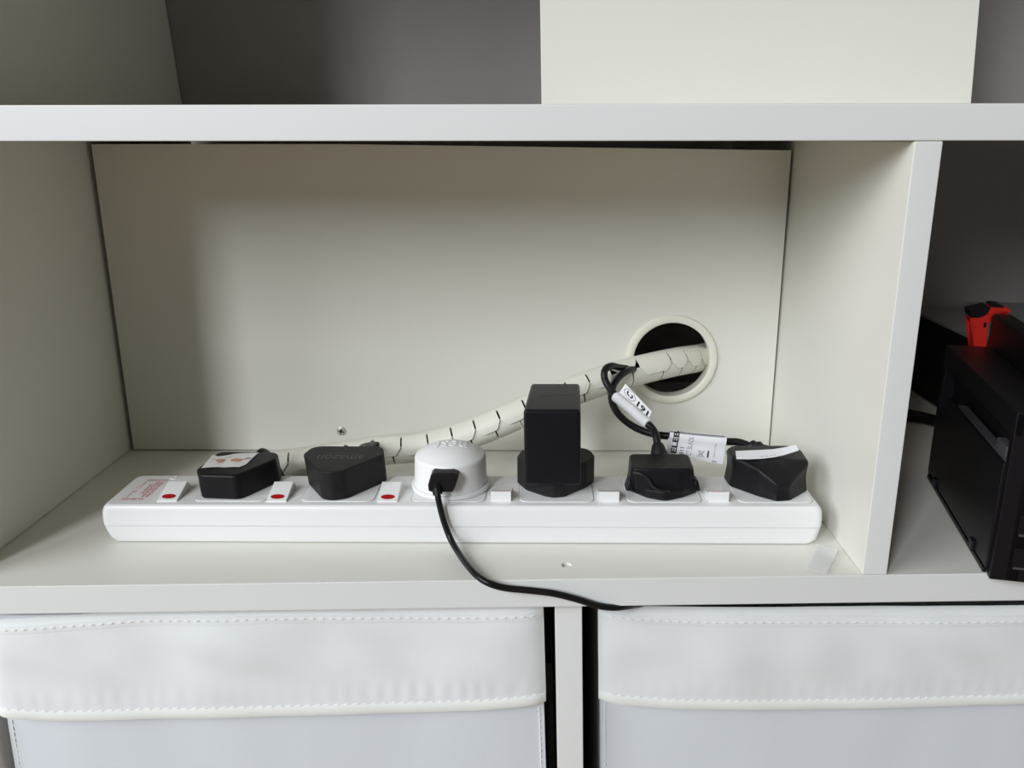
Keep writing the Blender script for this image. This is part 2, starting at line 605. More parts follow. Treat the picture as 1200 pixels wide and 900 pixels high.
for i, x in enumerate(SX):
    on = i < 3
    y0 = 0.0422 if on else 0.0440
    fr = finish('switch_frame', prism_bm(rrect(x - 0.0070, x + 0.0070, y0 - 0.0007, 0.0662, 0.0008), ZT - 0.0005, ZT + 0.0002, 0.0001, 0.0001), ABS, ps)
    if on:
        prof = [(y0, ZT), (y0, ZT + 0.0008), (0.0610, ZT + 0.0062), (0.0655, ZT + 0.0012), (0.0655, ZT)]
    else:
        prof = [(y0, ZT), (y0, ZT + 0.0068), (y0 + 0.006, ZT + 0.0044), (0.0600, ZT + 0.0008), (0.0655, ZT + 0.0004), (0.0655, ZT)]
    w = 0.0064
    bm = loft_bm([[(x - w, a, b) for a, b in prof], [(x + w, a, b) for a, b in prof]])
    bmesh.ops.bevel(bm, geom=bm.edges[:], offset=0.00025, segments=1, affect='EDGES')
    r = finish('rocker_switch', bm, ABS, ps)
    if on:
        sl = Vector((0, 0.0188, 0.0054)).normalized()
        e = ellipse_bm((x - 0.0002, y0 + 0.0040, ZT + 0.00195), (0.0045, 0, 0), sl * 0.0023)
    else:
        sl = Vector((0, 0.006, -0.0024)).normalized()
        e = ellipse_bm((x, y0 + 0.0031, ZT + 0.00558), (0.0045, 0, 0), sl * 0.0027)
    finish('red_mark', e, RED, r)
# red print at the left end
hz = ZT + 0.00005


def flatq(x0, y0, x1, y1):        # upside-down lettering (read from behind)
    return [Vector((x1, y1, hz)), Vector((x0, y1, hz)), Vector((x0, y0, hz)), Vector((x1, y0, hz))]


def upfn(q):
    return lambda s, t: (quad_pt(q, s, t), Vector((0, 0, 1)))


text_on('printed_text', 'SURGE', upfn(flatq(0.0718, 0.0447, 0.0862, 0.0475)), INK, ps, 0.01)
text_on('printed_text', 'POWER', upfn(flatq(0.0745, 0.0756, 0.0885, 0.0784)), INK, ps, 0.01)
for k, (xa, ya, yb, s) in enumerate(((0.0800, 0.0545, 0.0700, 'SURGE'), (0.0829, 0.0495, 0.0745, 'PROTECTED'), (0.0858, 0.0495, 0.0735, 'PROTECTED'))):
    q = [Vector((xa + 0.0022, ya, hz)), Vector((xa + 0.0022, yb, hz)), Vector((xa, yb, hz)), Vector((xa, ya, hz))]
    text_on('printed_text', s, upfn(q), INK, ps, 0.012)
bm = bmesh.new()
for x0, x1, y0, y1 in ((0.0738, 0.0742, 0.0490, 0.0575), (0.0738, 0.0760, 0.0572, 0.0577), (0.0752, 0.0756, 0.0665, 0.0750), (0.0738, 0.0756, 0.0662, 0.0667), (0.0730, 0.0765, 0.0590, 0.0595), (0.0730, 0.0765, 0.0635, 0.0640)):
    merge(bm, box_bm(x0, x1, y0, y1, hz - 0.0001, hz + 0.00008, 0))
finish('printed_line', bm, INK, ps)
finish('hanging_hole', lathe_bm([(0, -0.0001), (0.0010, -0.0001), (0.0015, 0.0003), (0.0024, 0.0004), (0.0028, -0.0003), (0, -0.0003)], (0.0915, 0.0812, ZT + 0.0001), n=20), ABS, ps)

ZP = ZT + 0.0007          # plugs sit on the socket plates


def adapter(name, loc, label, cat='plug', group=None):
    return thing(name, (loc[0], loc[1], ZP), label, cat, group)


# ---- plug 1: bulky black adapter with a printed sticker
p1 = adapter('power_adapter', (0.143, 0.065), 'bulky black power adapter with white printed sticker, leftmost on the strip', 'adapter')
o1 = rounded([(0.1200, 0.0555), (0.1248, 0.0455), (0.1500, 0.0436), (0.1672, 0.0735), (0.1650, 0.0880), (0.1225, 0.0885)], [0.006, 0.005, 0.006, 0.006, 0.007, 0.007])
o1t = rounded([(0.1185, 0.0560), (0.1240, 0.0462), (0.1490, 0.0446), (0.1655, 0.0740), (0.1635, 0.0870), (0.1215, 0.0878)], [0.006, 0.005, 0.006, 0.006, 0.007, 0.007])
Z1 = 0.0435
finish('body', prism_bm(o1, ZP, Z1, 0.0018, 0.0008, o1t), BLK, p1)
c0 = aty(289, 528, 0.089)
finish('cable', tube_bm([(0.148, 0.086, 0.038), (0.149, 0.096, 0.040), (0.152, 0.106, 0.030), (0.156, 0.116, 0.010), (0.166, 0.120, 0.0046), (0.20, 0.119, 0.0040)], 0.0027), RUB, p1)
f12 = lambda x, y: atz(235 + x / 12, 520 + y / 12, Z1)
ql = [f12(8, 318), f12(250, 303), f12(400, 303), f12(545, 308), f12(640, 262), f12(815, 108)]
qu = [f12(172, 128), f12(245, 152), f12(360, 140), f12(470, 118), f12(560, 108), f12(760, 104)]


def stick(s, t):
    k = min(4, int(s * 5))
    f = s * 5 - k
    a = ql[k] * (1 - f) + ql[k + 1] * f
    b = qu[k] * (1 - f) + qu[k + 1] * f
    p = a * (1 - t) + b * t
    return p + Vector((0, 0, 0.0004 * math.sin(s * 7 + 1) ** 2 * (1 - t) + 0.00015))


st = finish('sticker', sheet_bm(stick, 20, 8, 0.00015, (0, 0, 1)), STICK, p1)
st['label'] = 'white sticker with smudged peach print'
for (u, v, a, b, m) in ((272, 215, 0.0030, 0.0020, PINK), (490, 215, 0.0034, 0.0026, PEACH), (378, 172, 0.0016, 0.0008, BPRINT), (668, 190, 0.0017, 0.0007, GPRINT), (275, 245, 0.0020, 0.0006, PINK), (590, 205, 0.0020, 0.0005, PEACH), (150, 205, 0.0022, 0.0006, BPRINT)):
    c = f12(u, v) + Vector((0, 0, 0.0008))
    finish('printed_motif', ellipse_bm(c, (a, 0.0003, 0), (0, b, 0), 16), m, st)

# ---- plug 2: black wedge adapter with faded lettering, seen upside down
p2 = adapter('power_adapter', (0.212, 0.066), 'black wedge-shaped power adapter with faded grey lettering beside the round white one', 'adapter')
o2 = rounded([(0.1868, 0.0700), (0.2030, 0.0440), (0.2100, 0.0425), (0.2180, 0.0452), (0.2390, 0.0740), (0.2365, 0.0885), (0.1895, 0.0890)], [0.010, 0.009, 0.009, 0.010, 0.006, 0.008, 0.009])
o2t = rounded([(0.1838, 0.0730), (0.2020, 0.0438), (0.2090, 0.0424), (0.2175, 0.0452), (0.2382, 0.0740), (0.2350, 0.0885), (0.1870, 0.0890)], [0.010, 0.010, 0.010, 0.010, 0.006, 0.008, 0.009])
Z2 = 0.0470
bm = prism_bm(o2, ZP, Z2, 0.0007, 0.0006, o2t)
finish('body', bm, BLKT, p2)
f12 = lambda x, y: atz(350 + x / 12, 520 + y / 12, Z2)
q = [f12(925, 140), f12(290, 128), f12(240, 178), f12(900, 190)]
text_on('lettering', 'amazon', lambda s, t: (quad_pt(q, s, t), Vector((0, 0, 1))), FADED, p2, 0.0)
bm = bmesh.new()
q2 = [f12(860, 108), f12(420, 98), f12(390, 124), f12(850, 132)]
for k in range(12):
    a, b = k / 12, (k + 1) / 12
    h = lambda s: 0.15 + 0.5 * (2 * s - 1) ** 2
    vs = [bm.verts.new(quad_pt(q2, s, tt) + Vector((0, 0, 0.00009))) for s, tt in ((a, h(a)), (b, h(b)), (b, h(b) + 0.2), (a, h(a) + 0.2))]
    bm.faces.new(vs)
finish('smile_arrow', bm, FADED, p2)
finish('cable', tube_bm([(0.2235, 0.087, 0.0415), aty(424, 524, 0.100), aty(431, 521, 0.115), aty(441, 520, 0.132), aty(470, 521, 0.140)], 0.0027), RUB, p2)

# ---- plug 3: round white adapter
C3 = Vector((0.2828, 0.0685, 0))
p3 = adapter('usb_charger', (C3.x, C3.y), 'round white domed power adapter with a black cable plugged in its front', 'adapter')
zr = 0.0490
DR = 0.0236


def dome_z(r): return 0.0562 - (0.0562 - 0.0498) * (r / 0.0215) ** 2.8


prof = [(0, ZP), (DR, ZP), (0.0238, ZP + 0.003)]
prof += [(0.0236, 0.040), (0.0233, 0.0475), (0.0230, 0.0487), (0.0222, 0.0496)]
prof += [(r, dome_z(r)) for r in (0.0215, 0.019, 0.016, 0.012, 0.008, 0.004)] + [(0, dome_z(0))]
body3 = finish('body', lathe_bm(prof, C3, n=72), WPL, p3, ang=50)
finish('base_flange', lathe_bm([(0.020, ZP + 0.0001), (0.0253, ZP + 0.0001), (0.0259, ZP + 0.0007), (0.0259, ZP + 0.0022), (0.0253, ZP + 0.0028), (0.0236, ZP + 0.0028)], C3, n=72), WPL, p3)


def dfn(s, t):
    x = C3.x + 0.0112 - 0.0216 * s
    y = C3.y + 0.0068 - 0.0125 * t
    r = math.hypot(x - C3.x, y - C3.y)
    return Vector((x, y, dome_z(r))), Vector((0, 0, 1))


bm = text_bm('nest', 0.0)
bmesh.ops.subdivide_edges(bm, edges=[e for e in bm.edges if e.calc_length() > 0.2], cuts=2)
xs = [v.co.x for v in bm.verts]
ys = [v.co.y for v in bm.verts]
for v in bm.verts:
    p_, n_ = dfn((v.co.x - min(xs)) / (max(xs) - min(xs)), (v.co.y - min(ys)) / (max(ys) - min(ys)))
    v.co = p_
r_ = bmesh.ops.extrude_face_region(bm, geom=bm.faces[:])
for g in r_['geom']:
    if isinstance(g, bmesh.types.BMVert): g.co.z += 0.00032
finish('embossed_lettering', bm, WPL, p3, smooth=False)

# ---- plug 4: tall black block
p4 = adapter('power_adapter', (0.352, 0.068), 'tall black block-shaped power adapter standing highest on the strip', 'adapter')
o4 = rounded([(0.3263, 0.0720), (0.3320, 0.0600), (0.3440, 0.0497), (0.3500, 0.0472), (0.3570, 0.0487), (0.3720, 0.0640), (0.3780, 0.0735), (0.3745, 0.0895), (0.3300, 0.0895)], [0.006, 0.006, 0.006, 0.006, 0.006, 0.006, 0.006, 0.012, 0.012])
finish('plug_base', prism_bm(o4, ZP, 0.0458, 0.0008, 0.0008), BLKT, p4)
bx = [(0.3318, 0.0455), (0.3672, 0.0455), (0.3695, 0.1050), (0.3362, 0.1050)]
z4a, z4b = 0.0366, 0.0868
bm = hexa_bm([(a, b, z4a) for a, b in bx] + [(a - 0.0008, b, z4b) for a, b in bx], 0.0022, 3)
finish('block', bm, BLKG, p4)
zz = z4b + 0.0001
qq = [Vector((0.3645, 0.0805, zz)), Vector((0.3415, 0.0805, zz)), Vector((0.3408, 0.0778, zz)), Vector((0.3640, 0.0778, zz))]
bm = box_bm(0.3408, 0.3640, 0.0783, 0.0792, zz - 0.0001, zz + 0.00006, 0)
merge(bm, box_bm(0.3428, 0.3560, 0.0745, 0.0751, zz - 0.0001, zz + 0.00006, 0))
finish('moulded_line', bm, mat('worn_grey', (0.06, 0.058, 0.06), 0.45), p4)
finish('joint_line', box_bm(0.3331, 0.3660, 0.04538, 0.0460, 0.0456, 0.0459, 0), DARK, p4)


# ---- plugs 5 and 6
def blob_rings(rs):
    return loft_bm(rs)


p5 = adapter('mains_plug', (0.420, 0.062), 'squared black mains plug with boot upright, second from the right end', 'plug')
b5 = rounded([(0.3990, 0.0600), (0.4085, 0.0482), (0.4200, 0.0424), (0.4320, 0.0482), (0.4430, 0.0570), (0.4420, 0.0790), (0.3995, 0.0790)], [0.004, 0.006, 0.008, 0.006, 0.004, 0.006, 0.006])
finish('plug_base', prism_bm(b5, ZP, 0.0335, 0.0012, 0.0008), BLK, p5)
u5 = rounded([(0.3990, 0.0560), (0.4020, 0.0500), (0.4105, 0.0478), (0.4300, 0.0478), (0.4385, 0.0500), (0.4415, 0.0560), (0.4405, 0.0785), (0.4000, 0.0785)], 0.004)
u5t = rounded([(0.3995, 0.0560), (0.4000, 0.0505), (0.4095, 0.0495), (0.4285, 0.0495), (0.4375, 0.0505), (0.4390, 0.0560), (0.4395, 0.0765), (0.4005, 0.0765)], 0.004)
finish('body', prism_bm(u5, 0.0325, 0.0465, 0.0016, 0.0006, u5t), BLK, p5)
lip = tube_bm([(0.4005, 0.0500, 0.0440), (0.4050, 0.0482, 0.0434), (0.4095, 0.0474, 0.0405), (0.4125, 0.0462, 0.0360), (0.4170, 0.0448, 0.0337), (0.4235, 0.0446, 0.0334)], 0.0011, 8)
finish('grip_ridge', lip, BLKT, p5)
for sx, x in ((-1, 0.3992), (1, 0.4412)):
    finish('finger_grip', hexa_bm([(x - 0.003, 0.0520, 0.0300), (x + 0.003, 0.0520, 0.0300), (x + 0.003, 0.0640, 0.0290), (x - 0.003, 0.0640, 0.0290),
                                   (x - 0.0012, 0.0535, 0.0370), (x + 0.0012, 0.0535, 0.0370), (x + 0.0012, 0.0625, 0.0370), (x - 0.0012, 0.0625, 0.0370)], 0.0012, 2), BLK, p5)
B5 = aty(773, 536, 0.079)
T5 = aty(771, 522, 0.083)
finish('strain_relief', tube_bm([B5 - Vector((0, 0.006, 0.004)), B5, (B5 + T5) / 2, T5, T5 + (T5 - B5) * 0.25], lambda s: 0.0078 - 0.0048 * s, 16, 6), BLKT, p5)
pa = [T5 - Vector((0, 0, 0.002)), aty(769, 511, 0.088), aty(764, 501, 0.094), aty(754, 492, 0.100), aty(741, 480, 0.110), aty(727, 468, 0.122), aty(716, 456, 0.132), aty(709, 444, 0.138), aty(709, 433, 0.142), aty(716, 428, 0.148), aty(726, 430, 0.158), aty(740, 432, 0.170)]
finish('cable', tube_bm(pa, 0.0026), RUB, p5)

p6 = adapter('mains_plug', (0.489, 0.064), 'tapered black mains plug with white paper strip on top, at right end', 'plug')
K6 = [(0.4655, 0.0670), (0.4800, 0.0505), (0.4895, 0.0432), (0.4985, 0.0447), (0.5140, 0.0600), (0.5150, 0.0800), (0.5090, 0.0885), (0.4700, 0.0885), (0.4650, 0.0820)]
ob = rounded(K6, [0.006, 0.012, 0.005, 0.006, 0.005, 0.006, 0.005, 0.005, 0.005], 5)
cen = Vector((0.489, 0.067))


def ztop6(p):
    d = (p.y - 0.0437) + 0.10 * (0.489 - p.x)
    t = max(0.0, min(1.0, d / 0.0165))
    t = t * (1.6 - 0.6 * t)
    return 0.0378 + (0.0482 - 0.0378) * min(1.0, t)


def r6(f, d):
    out = []
    for p in inset(ob, d):
        z = ztop6(p)
        out.append((p.x, p.y, ZP + (z - ZP) * f))
    return out


rs = [r6(0, 0.0008), r6(0.03, 0.0), r6(0.25, 0.0007), r6(0.50, 0.0013), r6(0.70, 0.0011), r6(0.86, 0.0006), r6(0.93, 0.0007), r6(0.975, 0.0012), r6(1.0, 0.0022)]
rs += [r6(1.0, d) for d in (0.0045, 0.007, 0.010, 0.013, 0.016, 0.019, 0.0215)]
finish('body', loft_bm(rs), BLK, p6, ang=75)
g9 = lambda x, y, z: atz(840 + x / 9, 500 + y / 9, z)
low6 = [g9(206, 356, 0.0474), g9(330, 360, 0.0475), g9(480, 354, 0.0476), g9(600, 340, 0.0480), g9(705, 318, 0.0486), g9(862, 270, 0.0505)]
upp6 = [g9(196, 274, 0.0482), g9(330, 268, 0.0484), g9(480, 262, 0.0488), g9(590, 256, 0.0494), g9(690, 240, 0.0504), g9(832, 212, 0.0525)]


def strip6(s, t):
    k = min(4, int(s * 5))
    f = s * 5 - k
    a = low6[k] * (1 - f) + low6[k + 1] * f
    b = upp6[k] * (1 - f) + upp6[k + 1] * f
    return a * (1 - t) + b * t + Vector((0, 0, 0.0012))


s6 = finish('paper_strip', sheet_bm(strip6, 20, 4, 0.0002, (0, 0, 1)), PAPER, p6)
s6['label'] = 'white paper strip'
bm = bmesh.new()
for s0, w_ in ((0.38, 0.035), (0.45, 0.05), (0.54, 0.03), (0.60, 0.045)):
    vs = [bm.verts.new(strip6(s0 + a * w_, 0.16 + b * 0.22) + Vector((0, -0.0001, 0.0004))) for a, b in ((0, 0), (1, 0.2), (1, 0.5), (0.5, 0.35), (0, 0.45))]
    bm.faces.new(vs)
finish('pen_mark', bm, mat('faint_ink', (0.45, 0.45, 0.52), 0.6), s6)
b6a, b6b = aty(898, 533, 0.088), aty(880, 522, 0.097)
rib = lambda s: (0.0068 - 0.0030 * s) * (1 + 0.10 * math.sin(s * 28))
finish('strain_relief', tube_bm([b6a - (b6b - b6a) * 0.4, b6a, (b6a + b6b) / 2 + Vector((0, 0, 0.001)), b6b], rib, 16, 9), BLKT, p6)
pb = [b6b + (b6a - b6b) * 0.2, aty(866, 518, 0.098), aty(851, 517, 0.099), aty(820, 514, 0.100), aty(790, 511, 0.102), aty(766, 508, 0.106), aty(744, 500, 0.114), aty(727, 487, 0.124), aty(718, 472, 0.133), aty(717, 457, 0.141), aty(723, 444, 0.149), aty(735, 434, 0.158), aty(748, 431, 0.176)]
finish('cable', tube_bm(pb, 0.0026), RUB, p6)

# flag label folded round the cable of plug 6
L = [aty(781, 531, 0.0965), aty(847, 544, 0.0925), aty(851.5, 512.5, 0.0955), aty(785, 506, 0.0985)]


def lab(s, t):
    p = quad_pt(L, s, t)
    return p + Vector((0, -0.0006 * math.sin(s * math.pi) - 0.0012 * math.exp(-((t - 0.86) / 0.18) ** 2), 0))


lb = finish('cable_label', sheet_bm(lab, 16, 12, 0.00025, (0, -1, 0)), PAPER, p6)
lb['label'] = 'white printed flag label'
lb2 = sheet_bm(lambda s, t: lab(s, t) + Vector((0, 0.0012 + 0.0065 * math.exp(-((t - 0.86) / 0.16) ** 2), 0)), 8, 12, 0.00025, (0, 1, 0))
finish('label_back', lb2, PAPER, lb)


def labfn(sa, sb, ta, tb, rot=True):
    """text on the label; rot: reads upwards"""
    def fn(s, t):
        if rot:
            a, b = sa + (sb - sa) * (1 - t), ta + (tb - ta) * s
        else:
            a, b = sa + (sb - sa) * s, ta + (tb - ta) * t
        return lab(a, b), Vector((0, -1, 0))
    return fn


text_on('label_print', 'ELEB', labfn(0.065, 0.165, 0.10, 1.12), BINK, lb, 0.03, nz=0.0005)
text_on('label_print', '0811', labfn(0.215, 0.29, -0.02, 0.42), BINK, lb, 0.0, nz=0.0005)
text_on('label_print', '0 C7 BLACK', labfn(0.335, 0.425, -0.02, 0.95), GINK, lb, 0.0, nz=0.0005)
text_on('label_print', 'Made in China', labfn(0.805, 0.835, 0.22, 0.78), GINK, lb, 0.0, nz=0.0005)
text_on('label_print', '2010', labfn(0.80, 0.88, 0.03, 0.10, False), BINK, lb, 0.0, nz=0.0005)


def strokes(name, segs, fn, w, m, parent):
    bm = bmesh.new()
    for (x0, y0, x1, y1) in segs:
        d = Vector((x1 - x0, y1 - y0)).normalized()
        n = Vector((-d.y, d.x)) * w / 2
        cs = ((x0 + n.x, y0 + n.y), (x1 + n.x, y1 + n.y), (x1 - n.x, y1 - n.y), (x0 - n.x, y0 - n.y))
        vs = []
        for a, b in cs:
            p, nn = fn(a, b)
            vs.append(bm.verts.new(p + nn * 0.0005))
        bm.faces.new(vs)
    return finish(name, bm, m, parent, smooth=False)


# crossed-out wheeled bin mark and its bar
strokes('bin_symbol', [(0.1, 0.85, 0.75, 0.85), (0.2, 0.85, 0.3, 0.15), (0.3, 0.15, 0.62, 0.15), (0.62, 0.15, 0.7, 0.85), (0.0, 0.05, 0.95, 0.95), (0.0, 0.95, 0.95, 0.05)],
        labfn(0.53, 0.66, 0.14, 0.42, False), 0.07, GINK, lb)
strokes('bin_symbol', [(0.0, 0.5, 1.0, 0.5)], labfn(0.70, 0.728, 0.17, 0.44, True), 0.9, BINK, lb)

# wrap label on the cable of plug 5 with the printed flag behind
wl = [aty(760, 496.5, 0.0965), aty(750, 488.5, 0.1035), aty(741, 480, 0.110), aty(731, 472, 0.1185), aty(721.5, 464, 0.1265)]
w5 = finish('cable_label', tube_bm(wl, 0.0036, 16, 4), PAPER, p5)
w5['label'] = 'white wrap-round printed cable label'
F = [aty(723, 463, 0.128), aty(757, 495, 0.100), aty(764, 482, 0.104), aty(733, 449, 0.131)]
fq = lambda s, t: quad_pt(F, s, t) + Vector((0, -0.0008 * math.sin(math.pi * t), 0))
finish('label_flag', sheet_bm(fq, 10, 6, 0.00025, (0, -1, 0)), PAPER, w5)
ffn = lambda sa, sb, ta, tb: (lambda s, t: (fq(sa + (sb - sa) * s, ta + (tb - ta) * t), Vector((0, -1, 0.3)).normalized()))
text_on('label_print', '191', ffn(0.55, 0.93, 0.46, 0.84), BINK, w5, 0.03, nz=0.0006)
segs = []
for k in range(24):
    a, b = 2 * math.pi * k / 24, 2 * math.pi * (k + 1) / 24
    segs.append((0.5 + 0.48 * math.cos(a), 0.5 + 0.48 * math.sin(a), 0.5 + 0.48 * math.cos(b), 0.5 + 0.48 * math.sin(b)))
strokes('round_mark', segs, ffn(0.06, 0.46, 0.40, 0.96), 0.06, GINK, w5)
segs = [(0.28, 0.72, 0.30, 0.40), (0.30, 0.40, 0.52, 0.32), (0.66, 0.70, 0.74, 0.44), (0.74, 0.44, 0.60, 0.28)]
strokes('round_mark', segs, ffn(0.06, 0.46, 0.40, 0.96), 0.12, BINK, w5)

# ------------------------------------------------------------------ usb cable in front of the strip
uc = thing('usb_cable', (0.279, 0.040, 0.030), 'thin black charging cable running from the round white adapter over the shelf edge', 'cable')
yq = 0.0395
hx = [(501, 553), (503.5, 553.8)]
cpts = [(501.3, 567), (502, 574), (507, 575.8), (530, 575.2), (532.5, 572), (536.5, 560), (536.5, 556), (531, 553.3), (508, 553.3), (504.5, 556)]
yb_ = C3.y - DR + 0.0015
fr = [aty(u, v, 0.0378) for u, v in cpts]
cc = sum(fr, Vector()) / len(fr)
rings = [[Vector((p.x, yb_ + 0.001, p.z)) for p in fr], [Vector((p.x, 0.0386, p.z)) for p in fr], [Vector((cc.x + (p.x - cc.x) * 0.94, 0.0376, cc.z + (p.z - cc.z) * 0.92)) for p in fr], [Vector((cc.x + (p.x - cc.x) * 0.86, 0.0374, cc.z + (p.z - cc.z) * 0.80)) for p in fr]]
finish('connector', loft_bm(rings), BLK, uc)
finish('strain_relief', tube_bm([aty(512.5, 566, 0.0395), aty(512, 572, 0.0365), aty(513, 578, 0.0350)], 0.0030, 12, 5), BLK, uc)
upts = [aty(512.5, 570, 0.0372), aty(513, 579, 0.0345), aty(516, 594, 0.0330), aty(521, 612, 0.0320), aty(528, 630, 0.0290), aty(536.5, 645, 0.0195), aty(547, 660, 0.0040), aty(559, 673, -0.0090), aty(573, 682, -0.0140), aty(592, 687.5, -0.0125),
        aty(620, 690.5, -0.0115), aty(648, 694, -0.0110), aty(676, 701, -0.0095), aty(700, 708.5, -0.0085), aty(718, 711, -0.0062), aty(733, 710, -0.0005), aty(745, 708, 0.008), aty(760, 705, 0.020)]
finish('cable', tube_bm(upts, 0.0020, 12), RUB, uc)

# ------------------------------------------------------------------ cable tidy sleeve
TILT[0] = False
raw = [(305, 546, 0.134), (345, 543.5, 0.135), (400, 536, 0.137), (450, 528, 0.140), (500, 523, 0.142), (560, 505.5, 0.145), (600, 489, 0.148), (650, 468, 0.155), (693, 451, 0.163), (740, 436.5, 0.176), (790, 425, 0.195), (822, 419.5, 0.224), (840, 414, 0.275)]
path = spline([aty(*p) for p in raw], 24)
cum = [0.0]
for a, b in zip(path, path[1:]): cum.append(cum[-1] + (b - a).length)
LEN = cum[-1]


def along(s):
    s = max(0, min(LEN, s))
    import bisect
    i = min(len(path) - 2, max(0, bisect.bisect_right(cum, s) - 1))
    f = (s - cum[i]) / (cum[i + 1] - cum[i])
    p = path[i] * (1 - f) + path[i + 1] * f
    T = (path[min(len(path) - 1, i + 2)] - path[max(0, i - 1)]).normalized()
    V = Vector((0, -1, 0))
    V = (V - T * V.dot(T)).normalized()
    U = V.cross(T)
    if U.z < 0: U = -U
    return p, T, U, V


RS = 0.0116


def shell_bm(s0, s1, a0, a1, r, th, ns=5, na=7):
    """a0, a1 angles in degrees (0 = towards the room, 90 = up); may be functions of 0..1 along the piece"""
    f0 = a0 if callable(a0) else (lambda x: a0)
    f1 = a1 if callable(a1) else (lambda x: a1)

    def fn(i, j):
        p, T, U, V = along(s0 + (s1 - s0) * i)
        a = math.radians(f0(i) * (1 - j) + f1(i) * j)
        return p + (V * math.cos(a) + U * math.sin(a)) * (r - th)
    g = sheet_bm(fn, ns, na, th)
    # make sure the thickness goes outwards
    return g


def sleeve_piece(name, s0, s1, a0, a1, r, parent, ns=6, na=7):
    f0 = a0 if callable(a0) else (lambda x: a0)
    f1 = a1 if callable(a1) else (lambda x: a1)
    th = 0.0009
    bm = bmesh.new()
    O, I = [], []
    for i in range(ns + 1):
        p, T, U, V = along(s0 + (s1 - s0) * i / ns)
        ro, ri = [], []
        for j in range(na + 1):
            a = math.radians(f0(i / ns) * (1 - j / na) + f1(i / ns) * j / na)
            d = V * math.cos(a) + U * math.sin(a)
            ro.append(bm.verts.new(p + d * r))
            ri.append(bm.verts.new(p + d * (r - th)))
        O.append(ro)
        I.append(ri)
    for i in range(ns):
        for j in range(na):
            bm.faces.new((O[i][j], O[i + 1][j], O[i + 1][j + 1], O[i][j + 1]))
            bm.faces.new((I[i][j + 1], I[i + 1][j + 1], I[i + 1][j], I[i][j]))
        bm.faces.new((O[i][0], I[i][0], I[i + 1][0], O[i + 1][0]))
        bm.faces.new((O[i][na], O[i + 1][na], I[i + 1][na], I[i][na]))
    for j in range(na):
        bm.faces.new((O[0][j], O[0][j + 1], I[0][j + 1], I[0][j]))
        bm.faces.new((O[ns][j], I[ns][j], I[ns][j + 1], O[ns][j + 1]))
    return finish(name, bm, SLEEVE, parent, ang=50)


cs = thing('cable_sleeve', path[0], 'ivory slotted plastic cable tidy sleeve rising from behind the strip into the wall hole', 'cable sleeve')
sleeve_piece('sleeve_spine', 0, LEN, 68, 200, RS, cs, 90, 10)


def s_at(u):      # arc length of the point that shows at photo column u
    best = min(range(len(path)), key=lambda i: abs(proj_u(path[i]) - u))
    return cum[best]


def proj_u(p):
    c = CAM_M.transposed() @ (p - CAM_LOC)
    return 600 + FPX * c.x / -c.z


GAP = 0.0008
ups = [305, 343, 376, 409, 441, 473, 504, 532, 560, 588, 616, 642, 664, 687, 713, 743, 776, 794, 808, 818, 827, 833]
los = [305, 334, 366, 399, 431, 463, 494, 522, 550, 579, 606, 632, 655, 678, 705, 733, 768, 789, 804, 815, 824, 831]
US = [s_at(u) for u in ups] + [LEN]
LS = [s_at(u) for u in los] + [LEN]
for k in range(len(US) - 1):
    s0, s1 = US[k] + GAP * 0.8, US[k + 1] - GAP * 0.8
    if s1 - s0 < 0.003: continue
    seam_a = -4
    if ups[k] == 713: seam_a = 30
    if ups[k] == 409: seam_a = 45

    def tip(x, A=seam_a, Ln=s1 - s0):
        d = min(x, 1 - x) * Ln
        return A + max(0.0, (0.0040 - d) / 0.0040) * 26
    sleeve_piece('sleeve_finger', s0, s1, 69, tip, RS + 0.0005, cs, 10, 6)
for k in range(len(LS) - 1):
    s0, s1 = LS[k] + GAP * 0.7, LS[k + 1] - GAP * 0.7
    if s1 - s0 < 0.003: continue
    top = -12
    sleeve_piece('sleeve_finger', s0, s1, -165, lambda x: 30, RS - 0.0007, cs, 6, 8)
core = [along(LEN * k / 40)[0] for k in range(1, 41)]
finish('inner_cables', tube_bm(core, 0.0050, 12, 1), RUB, cs)['label'] = 'dark cables inside the sleeve'

# ------------------------------------------------------------------ strip of tape on the shelf
A_, B_, C_, D_ = atz(957, 638, 0.0006), atz(982, 645, 0.0035), atz(969.5, 672, 0.0012), atz(944.5, 667, 0.0006)
qt = [D_, C_, B_, A_]
tp = finish('tape_piece', sheet_bm(lambda s, t: quad_pt(qt, s, t) + Vector((0, 0, 0.0006 * math.sin(t * 7) * s)), 8, 12, 0.0002, (0, 0, 1)), TAPE)
tag(tp, 'scrap of frosted white tape curling on the shelf by the right end of the strip', 'tape')

